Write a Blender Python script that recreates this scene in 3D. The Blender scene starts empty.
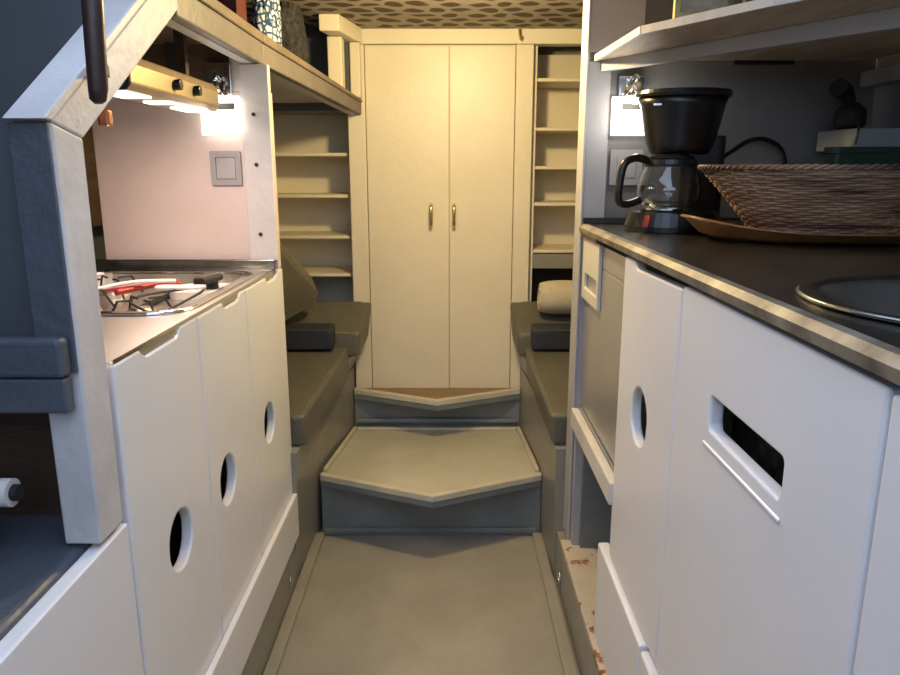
import bpy, bmesh, math, random
from mathutils import Vector, Matrix, noise
random.seed(7)
S = bpy.context.scene
COL = S.collection

# ------------------------------------------------------------------ camera, world, lights, exposure
cd = bpy.data.cameras.new('camera'); cam = bpy.data.objects.new('camera', cd); COL.objects.link(cam)
cam.location = (0, 0, 1.15)
cam.rotation_euler = (math.radians(90) - math.atan(168.5/722), 0, 0)
cd.sensor_width = 36; cd.lens = 36*722/900; cd.clip_start = .02
S.camera = cam
S.view_settings.view_transform = 'Standard'; S.view_settings.look = 'None'
S.view_settings.gamma = 1; S.view_settings.use_curve_mapping = False
S.view_settings.exposure = 0.0
W = bpy.data.worlds.new('sky'); S.world = W; W.use_nodes = True
bg = W.node_tree.nodes['Background']; bg.inputs[0].default_value = (.62, .75, 1, 1); bg.inputs[1].default_value = 3.2

def lamp(name, kind, loc, power, color, size=.1, rot=(0, 0, 0), spot=None, sy=None):
    d = bpy.data.lights.new(name, kind); o = bpy.data.objects.new(name, d); COL.objects.link(o)
    o.location = loc; o.rotation_euler = rot; d.energy = power; d.color = color
    if kind == 'AREA':
        d.size = size
        if sy: d.shape = 'RECTANGLE'; d.size_y = sy
    else: d.shadow_soft_size = size
    if spot: d.spot_size = math.radians(spot); d.spot_blend = .4
    return o
# the lamps the cabin has
lamp('ceiling_lamp_light', 'POINT', (.03, 1.79, 1.50), 25, (1, .75, .36), .035)
lamp('left_bracket_lamp_light', 'POINT', (-.535, 1.59, 1.27), .9, (1, .86, .76), .05)
lamp('right_bracket_lamp_light', 'POINT', (.425, 1.67, 1.28), 1.0, (1, .92, .80), .02)
lamp('hood_light', 'AREA', (-.54, 1.38, 1.262), 3.2, (1, .74, .60), .05, (0, 0, 0), sy=.34)

# ------------------------------------------------------------------ materials
def nt(name):
    m = bpy.data.materials.new(name); m.use_nodes = True
    return m, m.node_tree, m.node_tree.nodes['Principled BSDF']
def N(t, kind, **kw):
    n = t.nodes.new(kind)
    for k, v in kw.items():
        if k in n.inputs: n.inputs[k].default_value = v
        else: setattr(n, k, v)
    return n
def ramp(t, fac, stops):
    r = t.nodes.new('ShaderNodeValToRGB'); t.links.new(fac, r.inputs[0])
    el = r.color_ramp.elements
    while len(el) < len(stops): el.new(.5)
    for e, (p, c) in zip(el, stops): e.position = p; e.color = (*c, 1) if len(c) == 3 else c
    return r
def coords(t, scale=(1, 1, 1), rot=(0, 0, 0)):
    c = t.nodes.new('ShaderNodeTexCoord'); mp = t.nodes.new('ShaderNodeMapping')
    mp.inputs['Scale'].default_value = scale; mp.inputs['Rotation'].default_value = rot
    t.links.new(c.outputs['Object'], mp.inputs[0]); return mp.outputs[0]
def paint(name, c1, c2=None, rough=.4, scale=6, bump=.05, bscale=60, chips=None, chip_at=.68, metal=0, stretch=(1, 1, 1), spec=.5):
    m, t, p = nt(name); c2 = c2 or tuple(x*.88 for x in c1)
    v = coords(t, stretch)
    n = N(t, 'ShaderNodeTexNoise', Scale=scale, Detail=6.0, Roughness=.6); t.links.new(v, n.inputs['Vector'])
    r = ramp(t, n.outputs['Fac'], [(.35, c2), (.65, c1)])
    col = r.outputs[0]
    if chips:
        n2 = N(t, 'ShaderNodeTexNoise', Scale=22.0, Detail=8.0, Roughness=.7); t.links.new(v, n2.inputs['Vector'])
        rr = ramp(t, n2.outputs['Fac'], [(chip_at, (0, 0, 0)), (chip_at+.03, (1, 1, 1))])
        mx = N(t, 'ShaderNodeMix', data_type='RGBA'); t.links.new(rr.outputs[0], mx.inputs[0]); t.links.new(col, mx.inputs[6])
        mx.inputs[7].default_value = (*chips, 1); col = mx.outputs[2]
    t.links.new(col, p.inputs['Base Color'])
    p.inputs['Roughness'].default_value = rough; p.inputs['Metallic'].default_value = metal
    p.inputs['Specular IOR Level'].default_value = spec
    b = N(t, 'ShaderNodeBump', Strength=bump, Distance=.02)
    n3 = N(t, 'ShaderNodeTexNoise', Scale=float(bscale), Detail=3.0); t.links.new(v, n3.inputs['Vector'])
    t.links.new(n3.outputs['Fac'], b.inputs['Height']); t.links.new(b.outputs[0], p.inputs['Normal'])
    return m
def emit(name, c, s):
    m, t, p = nt(name); p.inputs['Emission Color'].default_value = (*c, 1); p.inputs['Emission Strength'].default_value = s
    p.inputs['Base Color'].default_value = (*c, 1); return m
M = {}
M['white'] = paint('white_gloss', (.78, .785, .815), (.74, .745, .775), .32, 3, .06, 14)
M['white_old'] = paint('white_worn', (.62, .605, .61), (.51, .495, .50), .5, 7, .10, 50, chips=(.22, .16, .12), chip_at=.645)
M['pillar'] = paint('pillar_paint', (.62, .60, .58), None, .45, 7, .1, 50)
M['blue_grey'] = paint('blue_grey_paint', (.085, .098, .125), (.06, .07, .09), .42, 5, .12, 60)
M['dark_wall'] = paint('dark_wall', (.075, .085, .10), (.065, .073, .088), .6, 4, .05, 30)
M['hull'] = paint('hull_paint', (.30, .31, .32), (.24, .25, .26), .6, 4, .1, 20)
M['rear_hull'] = paint('rear_hull_paint', (.45, .42, .36), None, .6, 4, .1, 20)
M['bulk_shaded'] = paint('bulkhead_shaded', (.17, .168, .168), (.145, .143, .143), .5, 5, .06, 30)  # same grey as the bulkhead paint, darkened to stand in for shade
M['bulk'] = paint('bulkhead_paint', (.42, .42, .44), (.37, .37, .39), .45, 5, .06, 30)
M['pink'] = paint('splash_laminate', (.66, .56, .52), (.60, .50, .46), .4, 5, .03, 30)
M['cream'] = paint('cream_paint', (.74, .68, .52), (.70, .635, .475), .42, 4, .05, 40)
M['cream_in'] = paint('cream_inner', (.80, .73, .55), (.74, .67, .50), .5, 5, .05, 40)
M['olive'] = paint('olive_paint', (.27, .265, .23), (.225, .22, .19), .35, 5, .06, 30)
M['step_grey'] = paint('step_grey', (.19, .215, .225), (.15, .17, .18), .33, 8, .06, 30)
M['sole'] = paint('sole_paint', (.34, .318, .255), (.285, .262, .208), .36, 5, .08, 40, chips=(.22, .17, .11), chip_at=.74)
M['tread'] = paint('tread_paint', (.52, .50, .39), (.45, .43, .33), .4, 6, .06, 40)
M['nosing'] = paint('nosing_cream', (.60, .56, .44), (.50, .46, .36), .4, 12, .08, 60)
M['vinyl'] = paint('cushion_vinyl', (.125, .118, .09), (.105, .10, .076), .42, 18, .14, 120)
M['vinyl_dk'] = paint('cushion_dark', (.028, .032, .042), None, .5, 18, .12, 120)
M['vinyl_back'] = paint('backrest_vinyl', (.17, .155, .11), None, .5, 14, .1, 120)
M['cloth'] = paint('towel_cloth', (.56, .50, .38), (.49, .43, .32), .9, 20, .12, 90)
M['steel'] = paint('worktop_steel', (.74, .72, .68), (.66, .64, .60), .36, 9, .02, 120, metal=1, stretch=(1, .2, 1))
M['steel_dk'] = paint('counter_steel', (.30, .31, .30), (.14, .145, .15), .27, 6, .03, 60, metal=1)
M['edge_metal'] = paint('counter_edge', (.30, .27, .22), (.10, .09, .075), .55, 16, .06, 60, metal=.5)
M['fridge'] = paint('fridge_steel', (.46, .455, .44), (.42, .415, .40), .30, 3, .01, 100, metal=.6, stretch=(1, 1, .1))
M['fridge_trim'] = paint('fridge_trim', (.62, .59, .52), None, .4, 4, .02, 60)
M['chrome'] = paint('chrome', (.75, .75, .74), None, .12, 4, .0, 60, metal=1)
M['hoodgold'] = paint('hood_metal', (.50, .41, .28), (.44, .36, .24), .42, 4, .01, 60, metal=1)
M['brass'] = paint('brass', (.78, .62, .30), None, .25, 4, .0, 60, metal=1)
M['black'] = paint('black_plastic', (.009, .009, .010), None, .3, 5, .02, 60)
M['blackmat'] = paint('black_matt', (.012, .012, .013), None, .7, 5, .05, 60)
M['red'] = paint('red_plastic', (.30, .022, .02), None, .35, 5, .02, 60)
M['copper'] = paint('copper', (.70, .30, .16), None, .3, 5, .02, 60, metal=.8)
M['whiteplastic'] = paint('white_plastic', (.72, .70, .66), None, .35, 5, .02, 60)
M['switch'] = paint('switch_grey', (.34, .33, .34), None, .3, 5, .0, 60)
M['clipgrey'] = paint('clip_grey', (.07, .065, .055), None, .5, 5, .0, 60)
M['green'] = paint('green_plastic', (.008, .035, .022), None, .5, 5, .02, 60)
M['pole'] = paint('pole_brown', (.035, .018, .015), None, .4, 10, .05, 60)
M['wood_dk'] = paint('dark_wood', (.085, .05, .03), (.05, .03, .02), .5, 5, .1, 30, stretch=(1, 1, 8))
M['wood'] = paint('bare_wood', (.27, .18, .09), (.19, .125, .06), .5, 8, .1, 40, stretch=(1, 8, 8))
M['shelf_wood'] = paint('shelf_wood', (.52, .45, .34), (.33, .27, .19), .45, 5, .1, 30, stretch=(4, 1, 4))
M['tray'] = paint('tray_wood', (.26, .125, .04), (.18, .08, .026), .3, 9, .05, 30, stretch=(1, 8, 1))
M['fascia'] = paint('fascia_paint', (.17, .15, .135), (.135, .12, .108), .5, 10, .1, 40)
M['lip_wood'] = paint('lip_wood', (.20, .155, .11), (.13, .10, .07), .45, 10, .1, 40)
M['rust'] = paint('rusty_deck', (.52, .46, .37), (.44, .38, .30), .55, 6, .1, 30, chips=(.22, .07, .02), chip_at=.57)
M['book'] = paint('book_red', (.10, .012, .01), None, .5, 6, .1, 30)
M['grey_cloth'] = paint('dark_grey_cloth', (.06, .058, .055), (.008, .008, .009), .9, 60, .4, 60)
M['shade'] = emit('lit_frosted_shade', (1, .97, .90), 2.6)
M['bulb'] = emit('bulb', (1, .93, .80), 8)
M['strip'] = emit('hood_lens', (1, .88, .72), 3)
M['dome'] = emit('dome_lens', (1, .80, .45), 5)

# blue and white patterned cloth
m, t, p = nt('blue_patterned_cloth'); v = coords(t)
wv = N(t, 'ShaderNodeTexVoronoi', Scale=62.0, feature='DISTANCE_TO_EDGE'); t.links.new(v, wv.inputs['Vector'])
r = ramp(t, wv.outputs[0], [(.10, (.02, .06, .16)), (.2, (.62, .72, .82))]); t.links.new(r.outputs[0], p.inputs['Base Color']); p.inputs['Roughness'].default_value = .9; M['blue_cloth'] = m
# wicker
m, t, p = nt('wicker'); v = coords(t, (1, 1, 1))
n = N(t, 'ShaderNodeTexNoise', Scale=9.0, Detail=5.0); v2 = coords(t, (.6, .6, 8)); t.links.new(v2, n.inputs['Vector'])
r = ramp(t, n.outputs['Fac'], [(.38, (.075, .035, .025)), (.48, (.22, .135, .08)), (.62, (.33, .225, .14))]); t.links.new(r.outputs[0], p.inputs['Base Color']); p.inputs['Roughness'].default_value = .55; M['wicker'] = m
# perforated patterned headlining: rows of dark lens shaped openings
m, t, p = nt('headlining')
c = t.nodes.new('ShaderNodeTexCoord'); sp = t.nodes.new('ShaderNodeSeparateXYZ'); t.links.new(c.outputs['Object'], sp.inputs[0])
nz = N(t, 'ShaderNodeTexNoise', Scale=9.0, Detail=1.0); t.links.new(c.outputs['Object'], nz.inputs['Vector'])
def mth(op, a, b=None, cc=None):
    q = t.nodes.new('ShaderNodeMath'); q.operation = op
    for i, x in enumerate((a, b, cc)):
        if x is None: continue
        if isinstance(x, (int, float)): q.inputs[i].default_value = x
        else: t.links.new(x, q.inputs[i])
    return q.outputs[0]
wob = mth('MULTIPLY', mth('SUBTRACT', nz.outputs['Fac'], .5), .09)
X = mth('ADD', sp.outputs[0], wob); Yc = mth('ADD', sp.outputs[1], wob)
row = mth('DIVIDE', Yc, .075); ri = mth('FLOOR', row); rf = mth('SUBTRACT', mth('FRACT', row), .5)
off = mth('MULTIPLY', mth('MODULO', ri, 2.0), .5)
cx = mth('SUBTRACT', mth('FRACT', mth('ADD', mth('DIVIDE', X, .078), off)), .5)
# lens: |y| < a*(1-(x/b)^2)
lens = mth('SUBTRACT', mth('MULTIPLY', mth('SUBTRACT', 1.0, mth('POWER', mth('DIVIDE', mth('ABSOLUTE', cx), .43), 2.0)), .40), mth('ABSOLUTE', rf))
r = ramp(t, lens, [(.0, (.34, .29, .23)), (.05, (.05, .032, .022))]); t.links.new(r.outputs[0], p.inputs['Base Color']); p.inputs['Roughness'].default_value = .7; M['headlining'] = m
# glass
m, t, p = nt('jug_glass'); p.inputs['Transmission Weight'].default_value = 1; p.inputs['Roughness'].default_value = .02; p.inputs['Base Color'].default_value = (.85, .88, .9, 1); M['glass'] = m
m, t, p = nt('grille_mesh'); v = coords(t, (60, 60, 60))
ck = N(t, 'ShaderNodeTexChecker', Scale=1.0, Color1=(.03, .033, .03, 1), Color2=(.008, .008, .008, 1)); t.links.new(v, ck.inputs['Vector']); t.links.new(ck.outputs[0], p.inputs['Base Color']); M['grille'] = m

# ------------------------------------------------------------------ helpers
def link(name, bm, mat, parent=None, bev=0, seg=2, smooth=False):
    bmesh.ops.recalc_face_normals(bm, faces=bm.faces)
    me = bpy.data.meshes.new(name); bm.to_mesh(me); bm.free()
    o = bpy.data.objects.new(name, me); COL.objects.link(o)
    me.materials.append(M[mat] if isinstance(mat, str) else mat)
    if smooth:
        for f in me.polygons: f.use_smooth = True
    if bev:
        b = o.modifiers.new('bevel', 'BEVEL'); b.width = bev; b.segments = seg; b.limit_method = 'ANGLE'; b.angle_limit = math.radians(35)
        b.harden_normals = False
    if parent: o.parent = parent; o.matrix_parent_inverse = Matrix.Translation(-Vector(parent.location)) if parent.type == 'EMPTY' else Matrix.Identity(4)
    return o
def thing(name, label, cat, loc, group=None):
    o = bpy.data.objects.new(name, None); COL.objects.link(o); o.location = loc; o.empty_display_size = .05
    o['label'] = label; o['category'] = cat
    if group: o['group'] = group
    return o
def tag(o, label, cat, group=None):
    o['label'] = label; o['category'] = cat
    if group: o['group'] = group
    return o
def struct(o, kind='structure'): o['kind'] = kind; return o
def box(bm, x0, x1, y0, y1, z0, z1):
    vs = [bm.verts.new((x, y, z)) for z in (z0, z1) for y in (y0, y1) for x in (x0, x1)]
    for f in ((0, 1, 3, 2), (4, 5, 7, 6), (0, 1, 5, 4), (2, 3, 7, 6), (0, 2, 6, 4), (1, 3, 7, 5)): bm.faces.new([vs[i] for i in f])
    return bm
def B(*a):
    return box(bmesh.new(), *a)
def hexa(bm, lo, hi):      # two matching quads
    a = [bm.verts.new(v) for v in lo]; b = [bm.verts.new(v) for v in hi]; n = len(a)
    bm.faces.new(a); bm.faces.new(b)
    for i in range(n): bm.faces.new([a[i], a[(i+1) % n], b[(i+1) % n], b[i]])
    return bm
def prism(poly, axis, d0, d1, bm=None, taper=None):
    bm = bm or bmesh.new()
    def P(q, d):
        return {'x': (d, q[0], q[1]), 'y': (q[0], d, q[1]), 'z': (q[0], q[1], d)}[axis]
    return hexa(bm, [P(q, d0) for q in poly], [P(q, d1) for q in poly])
def plate(outer, holes, x0, x1, axis='x'):   # flat board with holes
    bm = bmesh.new(); ed = []
    mk = (lambda q, d: (d, q[0], q[1])) if axis == 'x' else ((lambda q, d: (q[0], q[1], d)) if axis == 'z' else (lambda q, d: (q[0], d, q[1])))
    for lp in [outer]+holes:
        vs = [bm.verts.new(mk(q, x0)) for q in lp]
        for i in range(len(vs)): ed.append(bm.edges.new((vs[i], vs[(i+1) % len(vs)])))
    bmesh.ops.triangle_fill(bm, use_beauty=True, use_dissolve=False, edges=ed)
    g = bmesh.ops.extrude_face_region(bm, geom=bm.faces[:])
    dv = {'x': (x1-x0, 0, 0), 'y': (0, x1-x0, 0), 'z': (0, 0, x1-x0)}[axis]
    bmesh.ops.translate(bm, vec=dv, verts=[e for e in g['geom'] if isinstance(e, bmesh.types.BMVert)])
    return bm
def circ(cx, cy, r, n=40, ry=None, a0=0):
    ry = ry or r
    return [(cx+r*math.cos(a0+2*math.pi*i/n), cy+ry*math.sin(a0+2*math.pi*i/n)) for i in range(n)]
def rrect(x0, x1, y0, y1, r, n=6):
    out = []
    for (cx, cy, a) in ((x1-r, y1-r, 0), (x0+r, y1-r, 90), (x0+r, y0+r, 180), (x1-r, y0+r, 270)):
        for i in range(n+1):
            b = math.radians(a+90*i/n); out.append((cx+r*math.cos(b), cy+r*math.sin(b)))
    return out
def tube(path, r, n=10, closed=False, bm=None):
    bm = bm or bmesh.new(); pts = [Vector(p) for p in path]; L = len(pts); rings = []
    rs = r if isinstance(r, (list, tuple)) else [r]*L
    up = None
    for i, p in enumerate(pts):
        if closed: d = pts[(i+1) % L]-pts[i-1]
        else: d = pts[min(i+1, L-1)]-pts[max(i-1, 0)]
        d.normalize()
        if up is None: up = Vector((0, 0, 1)) if abs(d.z) < .9 else Vector((1, 0, 0))
        s = d.cross(up).normalized(); u2 = s.cross(d).normalized(); up = u2
        rings.append([bm.verts.new(p+rs[i]*(math.cos(2*math.pi*k/n)*s+math.sin(2*math.pi*k/n)*u2)) for k in range(n)])
    for i in range(L if closed else L-1):
        a, b = rings[i], rings[(i+1) % L]
        for k in range(n): bm.faces.new([a[k], a[(k+1) % n], b[(k+1) % n], b[k]])
    if not closed: bm.faces.new(rings[0]); bm.faces.new(rings[-1][::-1])
    return bm
def lathe(prof, c, n=40, sx=1, sy=1, bm=None, cap=True, open_top=False):   # prof: (r, z) list
    bm = bm or bmesh.new(); rings = []
    for r, z in prof:
        rings.append([bm.verts.new((c[0]+r*sx*math.cos(2*math.pi*k/n), c[1]+r*sy*math.sin(2*math.pi*k/n), c[2]+z)) for k in range(n)])
    for a, b in zip(rings, rings[1:]):
        for k in range(n): bm.faces.new([a[k], a[(k+1) % n], b[(k+1) % n], b[k]])
    if cap:
        if not open_top: bm.faces.new(rings[0])
        bm.faces.new(rings[-1][::-1])
    return bm
def cyl(c0, c1, r, n=16, bm=None): return tube([c0, c1], r, n, bm=bm)
def smoothbez(pts, n=8):
    out = []; P = [Vector(p) for p in pts]; P = [P[0]]+P+[P[-1]]
    for i in range(1, len(P)-2):
        for k in range(n):
            s = k/n; a, b, c, d = P[i-1:i+3]
            out.append(.5*((2*b)+(c-a)*s+(2*a-5*b+4*c-d)*s*s+(-a+3*b-3*c+d)*s**3))
    out.append(P[-2]); return out

# ------------------------------------------------------------------ shell
Q = 1.605     # height of the headlining
struct(link('floor', B(-1.12, 1.12, -.67, 2.95, -.03, 0), 'sole'))
# the side strips that edge the sole
struct(link('trim_1', prism([(-.434, -.6), (-.405, -.6), (-.402, 2.118), (-.434, 2.118)], 'z', .0005, .014), 'sole', bev=.005))
struct(link('trim_2', prism([(.268, -.6), (.302, -.6), (.296, 2.118), (.264, 2.118)], 'z', .0005, .014), 'sole', bev=.005))
struct(link('wall_left', prism([(-1.02, 0), (-1.05, .9), (-1.0, 1.7), (-1.08, 1.7), (-1.12, 0)], 'y', -.62, 2.95), 'dark_wall'))
struct(link('wall_right', prism([(1.02, 0), (1.02, 1.0), (.98, 1.7), (1.1, 1.7), (1.1, 0)], 'y', -.62, 2.95), 'hull'))
struct(link('wall_back', B(-1.12, 1.12, 2.88, 2.95, 0, 1.7), 'rear_hull'))
struct(link('wall_front', B(-1.12, 1.12, -.67, -.62, 0, 1.35), 'bulk'))
struct(link('ceiling', B(-1.12, 1.12, 1.05, 2.95, Q, Q+.05), 'headlining'))
struct(link('trim_3', B(.34, 1.12, -.67, 1.045, Q, Q+.05), 'hull'))      # side deck over the counter
struct(link('trim_4', B(-1.12, -.50, -.67, 1.045, Q, Q+.05), 'hull'))      # side deck over the left side

# rear bulkhead header and frame around the wardrobe
struct(link('trim_5', B(-.66, .66, 2.565, 2.62, 1.556, Q-.0005), 'cream', bev=.003))
struct(link('trim_6', B(-.348, -.288, 2.565, 2.62, .345, 1.555), 'cream', bev=.003))
struct(link('trim_7', B(.222, .281, 2.565, 2.62, .345, 1.555), 'cream', bev=.003))
struct(link('trim_8', B(-.75, .75, 2.80, 2.82, .4, 1.555), 'cream_in'))   # backs of the shelf bays

# ------------------------------------------------------------------ wardrobe
w = thing('wardrobe', 'tall cream double-door wardrobe at the far end of the cabin', 'wardrobe', (-.03, 2.6, .34))
link('carcass', B(-.287, .221, 2.585, 2.799, .352, 1.555), 'cream_in', w)
for x0, x1, hx in ((-.286, -.004, -.066), (-.001, .220, .014)):
    d = link('door', B(x0, x1, 2.566, 2.584, .352, 1.549), 'cream', w, bev=.002)
    h = link('handle', tube(smoothbez([(hx, 2.565, 1.028), (hx, 2.545, 1.021), (hx, 2.541, .99), (hx, 2.545, .960), (hx, 2.565, .953)]), .0065, 8), 'brass', d, smooth=True)
    h['label'] = 'curved brass handle'
hk = thing('wall_hook', 'small brass hook on the beam above the wardrobe', 'hook', (.232, 2.56, 1.58))
link('hook', tube(smoothbez([(.232, 2.560, 1.60), (.232, 2.553, 1.585), (.232, 2.535, 1.566), (.232, 2.528, 1.575)]), .004, 8), 'brass', hk, smooth=True)
link('backing_plate', B(.226, .238, 2.560, 2.5648, 1.585, 1.611), 'brass', hk)

# ------------------------------------------------------------------ shelf bays either side
L = thing('shelf_unit', 'cream wall shelves left of the wardrobe, under the side deck', 'shelf unit', (-.5, 2.7, .6))
link('side_panel', B(-.354, -.349, 2.60, 2.799, .70, 1.555), 'cream_in', L)
link('side_panel', B(-.72, -.706, 2.60, 2.799, .70, 1.555), 'cream_in', L)
for z in (1.205, 1.062, .918, .782):
    s = link('shelf', B(-.705, -.355, 2.595, 2.799, z-.012, z), 'cream', L, bev=.003)
link('top_board', B(-.705, -.355, 2.60, 2.799, 1.345, 1.43), 'step_grey', L)
Rr = thing('shelf_unit', 'cream wall shelves right of the wardrobe, above the rolled towel', 'shelf unit', (.45, 2.7, .6))
link('side_panel', B(.283, .297, 2.60, 2.799, .60, 1.555), 'cream_in', Rr)
link('side_panel', B(.706, .72, 2.60, 2.799, .60, 1.555), 'cream_in', Rr)
for z in (1.452, 1.290, 1.160, 1.034, .868):
    link('shelf', B(.298, .705, 2.595, 2.799, z-.012, z), 'cream', Rr, bev=.003)
link('rail', B(.298, .705, 2.602, 2.62, .80, .852), 'olive', Rr)['label'] = 'dull grey green board under the lowest shelf'
link('back_panel', B(.298, .705, 2.785, 2.798, .60, .80), 'wood_dk', Rr)['label'] = 'bare dark wood back'

# ------------------------------------------------------------------ steps
def step(name, label, z0, z1, y, xl, xr, vx, vy, yb, xlb, xrb, tread_mat):
    t_ = thing(name, label, 'step', (vx, y, z0))
    link('riser', B(xl, xr, y, y+.02, z0+.001, z1-.0125), 'step_grey', t_)
    link('lip_underside', prism([(xl, y-.010), (vx, vy-.010), (xr, y-.010), (xr, y-.0005), (xl, y-.0005)], 'z', z1-.034, z1-.017), 'step_grey', t_)
    link('tread', prism([(xl, y+.002), (vx, vy+.006), (xr, y+.002), (xrb, yb), (xlb, yb)], 'z', z1-.0118, z1-.002), tread_mat, t_)
    wd = .022
    link('nosing', hexa(hexa(bmesh.new(), [(xl, y-.012, z1-.016), (vx, vy-.012, z1-.016), (vx, vy-.012+wd, z1-.016), (xl, y-.012+wd, z1-.016)],
                      [(xl, y-.012, z1+.004), (vx, vy-.012, z1+.004), (vx, vy-.012+wd, z1+.004), (xl, y-.012+wd, z1+.004)]),
                      [(vx, vy-.012, z1-.016), (xr, y-.012, z1-.016), (xr, y-.012+wd, z1-.016), (vx, vy-.012+wd, z1-.016)],
                      [(vx, vy-.012, z1+.004), (xr, y-.012, z1+.004), (xr, y-.012+wd, z1+.004), (vx, vy-.012+wd, z1+.004)]), 'nosing', t_, bev=.002)
    return t_
s1 = step('step', 'lower step with pointed front edge and wide cream tread', 0, .212, 2.12, -.408, .288, -.051, 1.965, 2.535, -.360, .262, 'tread')
link('kick_strip', B(-.40, .280, 2.112, 2.119, .012, .030), 'step_grey', s1, bev=.003)
for (xa, xb, xc, xd) in ((-.404, -.390, -.357, -.343), (.284, .270, .259, .245)):
    link('edge_strip', prism([(xa, 2.14), (xb, 2.14), (xd, 2.53), (xc, 2.53)], 'z', .211, .222), 'nosing', s1, bev=.002)
link('edge_strip', B(-.342, .244, 2.512, 2.528, .211, .222), 'nosing', s1, bev=.002)
s2 = step('step', 'upper step with pointed front edge, at the foot of the wardrobe', .2105, .362, 2.545, -.352, .258, -.045, 2.405, 2.563, -.30, .24, 'wood')
link('kick_strip', B(-.342, .248, 2.530, 2.538, .235, .25), 'step_grey', s2, bev=.003)

# ------------------------------------------------------------------ berth fronts and toe boards
def quadboard(name, a, b, c, d, th, mat, parent=None, **k):   # a,b,c,d the visible face, th thickness vector
    return link(name, hexa(bmesh.new(), [a, b, c, d], [tuple(Vector(p)+Vector(th)) for p in (a, b, c, d)]), mat, parent, **k)
bl = thing('berth_base', 'olive grey painted berth front under the left seat cushions', 'berth', (-.6, 2.2, 0))
link('front_panel', hexa(bmesh.new(), [(-.440, 1.84, .001), (-.428, 2.12, .001), (-.358, 2.56, 0), (-.44, 2.56, 0), (-.50, 1.84, 0)],
     [(-.416, 1.84, .398), (-.408, 2.12, .421), (-.352, 2.56, .445), (-.43, 2.56, .445), (-.48, 1.84, .398)]), 'olive', bl)
link('upper_front_panel', hexa(bmesh.new(), [(-.372, 2.41, .447), (-.353, 2.56, .447), (-.43, 2.56, .447), (-.43, 2.41, .447)], [(-.345, 2.41, .514), (-.330, 2.56, .514), (-.43, 2.56, .514), (-.43, 2.41, .514)]), 'olive', bl)
link('top_board', hexa(bmesh.new(), [(-.94, 1.84, .385), (-.483, 1.84, .385), (-.43, 2.56, .455), (-.94, 2.56, .455)], [(-.94, 1.84, .398), (-.483, 1.84, .398), (-.43, 2.56, .468), (-.94, 2.56, .468)]), 'olive', bl)
br = thing('berth_base', 'olive grey painted berth front under the right seat cushions', 'berth', (.5, 2.2, 0))
link('front_panel', hexa(bmesh.new(), [(.300, 1.87, 0), (.292, 2.12, 0), (.262, 2.56, 0), (.34, 2.56, 0), (.38, 1.87, 0)],
     [(.292, 1.87, .398), (.288, 2.12, .421), (.258, 2.56, .445), (.34, 2.56, .445), (.38, 1.87, .398)]), 'olive', br)
link('upper_front_panel', hexa(bmesh.new(), [(.270, 2.41, .447), (.258, 2.56, .447), (.34, 2.56, .447), (.34, 2.41, .447)], [(.260, 2.41, .514), (.250, 2.56, .514), (.34, 2.56, .514), (.34, 2.41, .514)]), 'olive', br)
link('top_board', hexa(bmesh.new(), [(.94, 1.87, .385), (.383, 1.87, .385), (.343, 2.56, .455), (.94, 2.56, .455)], [(.94, 1.87, .398), (.383, 1.87, .398), (.343, 2.56, .468), (.94, 2.56, .468)]), 'olive', br)

tl = thing('toe_board', 'grey toe board with ring pull along the left edge of the floor', 'panel', (-.45, 1.4, 0))
link('board', B(-.460, -.4345, .3, 1.755, .001, .198), 'olive', tl)
link('board', B(-.460, -.4345, 1.757, 1.838, .001, .198), 'olive', tl)
link('ring_pull', tube([(-.4305, 1.76+.016*math.cos(a*math.pi/8), .062+.016*math.sin(a*math.pi/8)) for a in range(16)], .0025, 6, True), 'chrome', tl, smooth=True)
tr = thing('toe_board', 'grey toe board with ring pull along the right edge of the floor', 'panel', (.31, 1.4, 0))
link('board', B(.303, .325, .3, 1.772, .001, .15), 'olive', tr)
link('board', B(.303, .325, 1.775, 1.868, .001, .15), 'olive', tr)
link('ring_pull', tube([(.2985, 1.775+.016*math.cos(a*math.pi/8), .062+.016*math.sin(a*math.pi/8)) for a in range(16)], .0025, 6, True), 'chrome', tr, smooth=True)

# ------------------------------------------------------------------ cushions
def cushion(name, label, lo, hi, mat='vinyl', cat='cushion', pipe=True):
    o = link(name, hexa(bmesh.new(), lo, hi), mat, None, bev=.012, seg=4, smooth=False)
    tag(o, label, cat)
    if pipe:
        P = [Vector(p) for p in hi]; c = sum(P, Vector())/4
        pts = []
        for i in range(4):
            a = P[i]; b = P[(i+1) % 4]
            for k in range(8):
                q = a.lerp(b, (k+.5)/8); q = q+(c-q)*.02; q.z -= .004; pts.append(q)
        link('piping', tube(pts, .003, 6, True), mat, o, smooth=True)
    return o
cushion('seat_cushion', 'long olive grey vinyl seat cushion on the left, nearest the camera',
        [(-.95, 1.875, .402), (-.393, 1.875, .402), (-.345, 2.405, .452), (-.95, 2.405, .452)],
        [(-.95, 1.875, .492), (-.400, 1.875, .492), (-.348, 2.405, .556), (-.95, 2.405, .556)])
cushion('seat_cushion', 'long olive grey vinyl seat cushion on the right, nearest the fridge',
        [(.95, 1.885, .402), (.283, 1.885, .402), (.265, 2.40, .452), (.95, 2.40, .452)],
        [(.95, 1.885, .492), (.276, 1.885, .492), (.256, 2.40, .556), (.95, 2.40, .556)])
cushion('seat_cushion', 'raised grey vinyl cushion on the left against the wardrobe side',
        [(-.93, 2.412, .516), (-.312, 2.412, .516), (-.296, 2.558, .56), (-.93, 2.558, .56)],
        [(-.93, 2.412, .602), (-.308, 2.412, .602), (-.279, 2.558, .688), (-.93, 2.558, .688)])
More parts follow.
